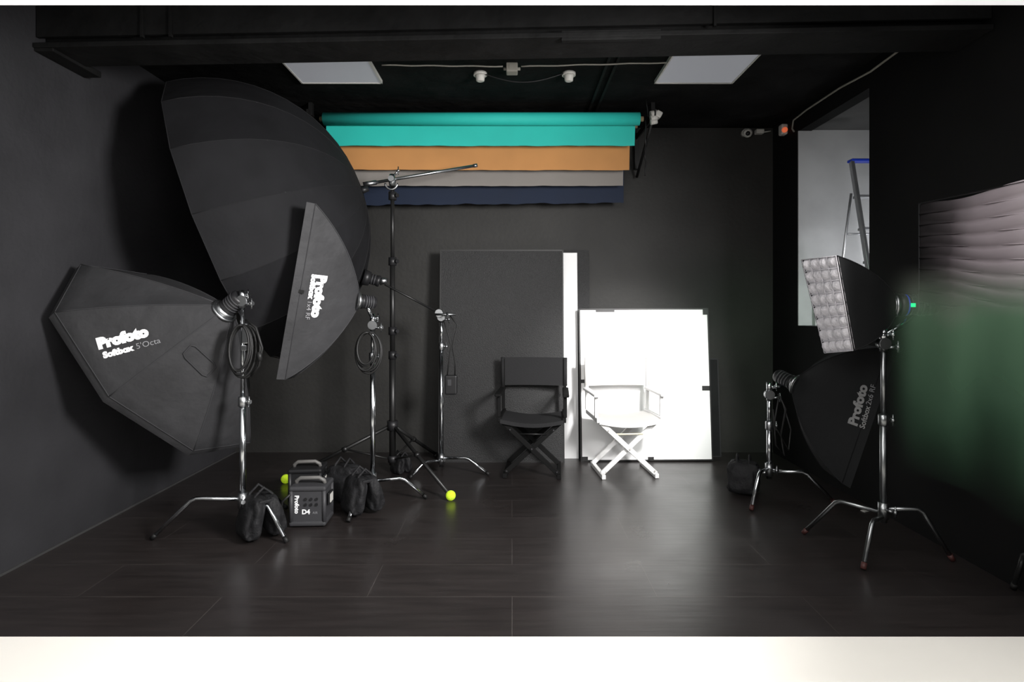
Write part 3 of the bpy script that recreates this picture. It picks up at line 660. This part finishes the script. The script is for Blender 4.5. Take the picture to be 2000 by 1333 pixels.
# ---------------------------------------------------------------- ladder in recess
t=top('step_ladder','aluminium step ladder with blue plastic top','ladder',(2.65,4.3,WZ0))
MB().box((2.64,4.37,2.385),(.27,.07,.022),bev=.006).build('top_cap',M_blue,t)
for xa_,xb_ in((2.515,2.47),(2.765,2.86)):
    a=Vector((xa_,4.36,2.375)); b_=Vector((xb_,3.98,WZ0+.02))
    MB().box((a+b_)/2,(.024,.045,(a-b_).length),rot=(b_-a).to_track_quat('Z','Y').to_matrix(),bev=.004).build('front_rail',M_alu,t)
    a=Vector((xa_+.02,4.40,2.37 if xa_>2.6 else 2.15)); b_=Vector((xb_+.1,4.70,WZ0+.012))
    MB().tube([a,b_],.009,n=10).build('rear_leg',M_alu,t)
MB().tube([(2.56,4.52,1.86),(2.80,4.52,1.86)],.008,n=8).build('rear_brace',M_alu,t)
for k in range(4):
    f=.22+.2*k; y=4.36-.38*f; z=2.375-(2.375-WZ0)*f; xa=2.515-.045*f; xb=2.765+.095*f
    MB().box(((xa+xb)/2,y+.03,z),(xb-xa-.02,.08,.02),bev=.003).build('step',M_alu,t)
q=pt(1668,575,4.775)
m=MB(); N=28; vs=[Vector((q.x,WY1-.004,q.z))]
for i in range(N):
    a=2*math.pi*i/N; rr=.045*(1+.22*math.sin(3*a+.5)+.12*math.sin(7*a)); vs.append(Vector((q.x+rr*1.3*math.cos(a),WY1-.004,q.z+rr*math.sin(a))))
m.add(vs,[[0,1+i,1+(i+1)%N] for i in range(N)],0,False)
m.tube([(q.x+.075*math.cos(a),WY1-.004,q.z+.01+.06*math.sin(a)) for a in [.2+2.7*i/12 for i in range(13)]],.003,mi=1,n=6)
m.build('wall_decal',[M_beige,M_black],label='small beige emblem sticker on grey wall',category='sticker')

# ---------------------------------------------------------------- large gridded softbox and green cloth, standing in for motion blur
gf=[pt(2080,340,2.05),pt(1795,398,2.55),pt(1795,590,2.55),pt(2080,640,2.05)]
gs,_a,_n=softbox('large softbox with muted lilac grid and green cloth, standing in for motion blur',gf,(2.21,2.62,1.42),.06,.01,'studio softboxes',lip=.01,diff=M_lilac2,grid=(1,9),fabric=M_nylon3,puff=.014)
flash_head('black studio flash head behind the large lilac softbox',Vector((2.21,2.62,1.42)),(.15,.3,0),.12,.05,stand=(2.235,2.5,1.33))
P=[]; N=60
for i in range(N+1):
    u_=i/N; a=pt(1735,515,2.60); b2=pt(2080,515,2.0); p=a.lerp(b2,u_); nn=Vector((-.7,-.7,0))
    row=[]
    for j in range(16):
        v=j/15; f=.012*math.sin(u_*17+v*1.5)*(.3+v)+.012*math.sin(u_*9+2)
        zb=.52+.06*math.sin(u_*4)+.04*(1-u_)
        row.append(Vector((p.x,p.y,p.z+(zb-p.z)*v))+nn*(f+.04))
    P.append(row)
MB().grid(P).build('green_blur_cloth',M_green,gs,label='muted green cloth standing in for motion blur')  # added cloth in place of the green blur, parented to the softbox
MB().box(pt(1690,998,3.75)+Vector((0,0,.0)),(.05,.03,.004),rot=(0,0,.4)).build('paper_scrap',M_plast,label='small white paper scrap on dark floor',category='paper scrap')

# ---------------------------------------------------------------- lights
def area(name,loc,aim,size,power,col=(1,1,1),sy=None,spread=None):
    l=bpy.data.lights.new(name,'AREA'); l.energy=power; l.size=size; l.color=col
    if sy: l.shape='RECTANGLE'; l.size_y=sy
    if spread: l.spread=math.radians(spread)
    o=bpy.data.objects.new(name,l); o.location=loc; o.rotation_euler=(Vector(aim)-Vector(loc)).to_track_quat('-Z','Y').to_euler(); scene.collection.objects.link(o); return o
def spot(name,loc,aim,ang,power,blend=.8,rad=.1,col=(1,1,1)):
    l=bpy.data.lights.new(name,'SPOT'); l.energy=power; l.spot_size=math.radians(ang); l.spot_blend=blend; l.shadow_soft_size=rad; l.color=col
    o=bpy.data.objects.new(name,l); o.location=loc; o.rotation_euler=(Vector(aim)-Vector(loc)).to_track_quat('-Z','Y').to_euler(); scene.collection.objects.link(o); return o
area('key_light',(1.7,1.2,2.0),(-1.8,4.2,1.1),.7,85,(1,.98,.97),spread=100)
area('fill_light',(-.3,.3,2.3),(0,4.5,1.2),1.6,55,(1,.98,.96))
area('floor_wash',(0,1.9,2.4),(0,2.0,0),2.5,17,(1,.98,.95),.5)
spot('board_spot',(1.40,2.2,2.0),(1.02,4.98,.62),40,560,1,.12,(1,.985,.97))
area('recess_light',(3.2,4.0,1.5),(2.6,4.79,1.3),.4,11,(.97,.98,1))
spot('green_spill',(1.9,3.4,1.9),(2.0,5.2,.7),65,24,1,.3,(.45,1,.55))  # unseen spot added for the green tint on wall and floor
w=bpy.data.worlds.new('studio_world'); scene.world=w; w.use_nodes=True
w.node_tree.nodes['Background'].inputs[0].default_value=(1,.98,.95,1); w.node_tree.nodes['Background'].inputs[1].default_value=.10

cam=bpy.data.cameras.new('camera'); cam.sensor_width=36; cam.lens=F/2000*36; cam.shift_y=-66.5/2000; cam.clip_start=.05
co=bpy.data.objects.new('camera',cam); co.location=(0,0,H); co.rotation_euler=(math.pi/2,0,0); scene.collection.objects.link(co); scene.camera=co
for o in bpy.data.objects:
    if '_o' in o.keys(): del o['_o']
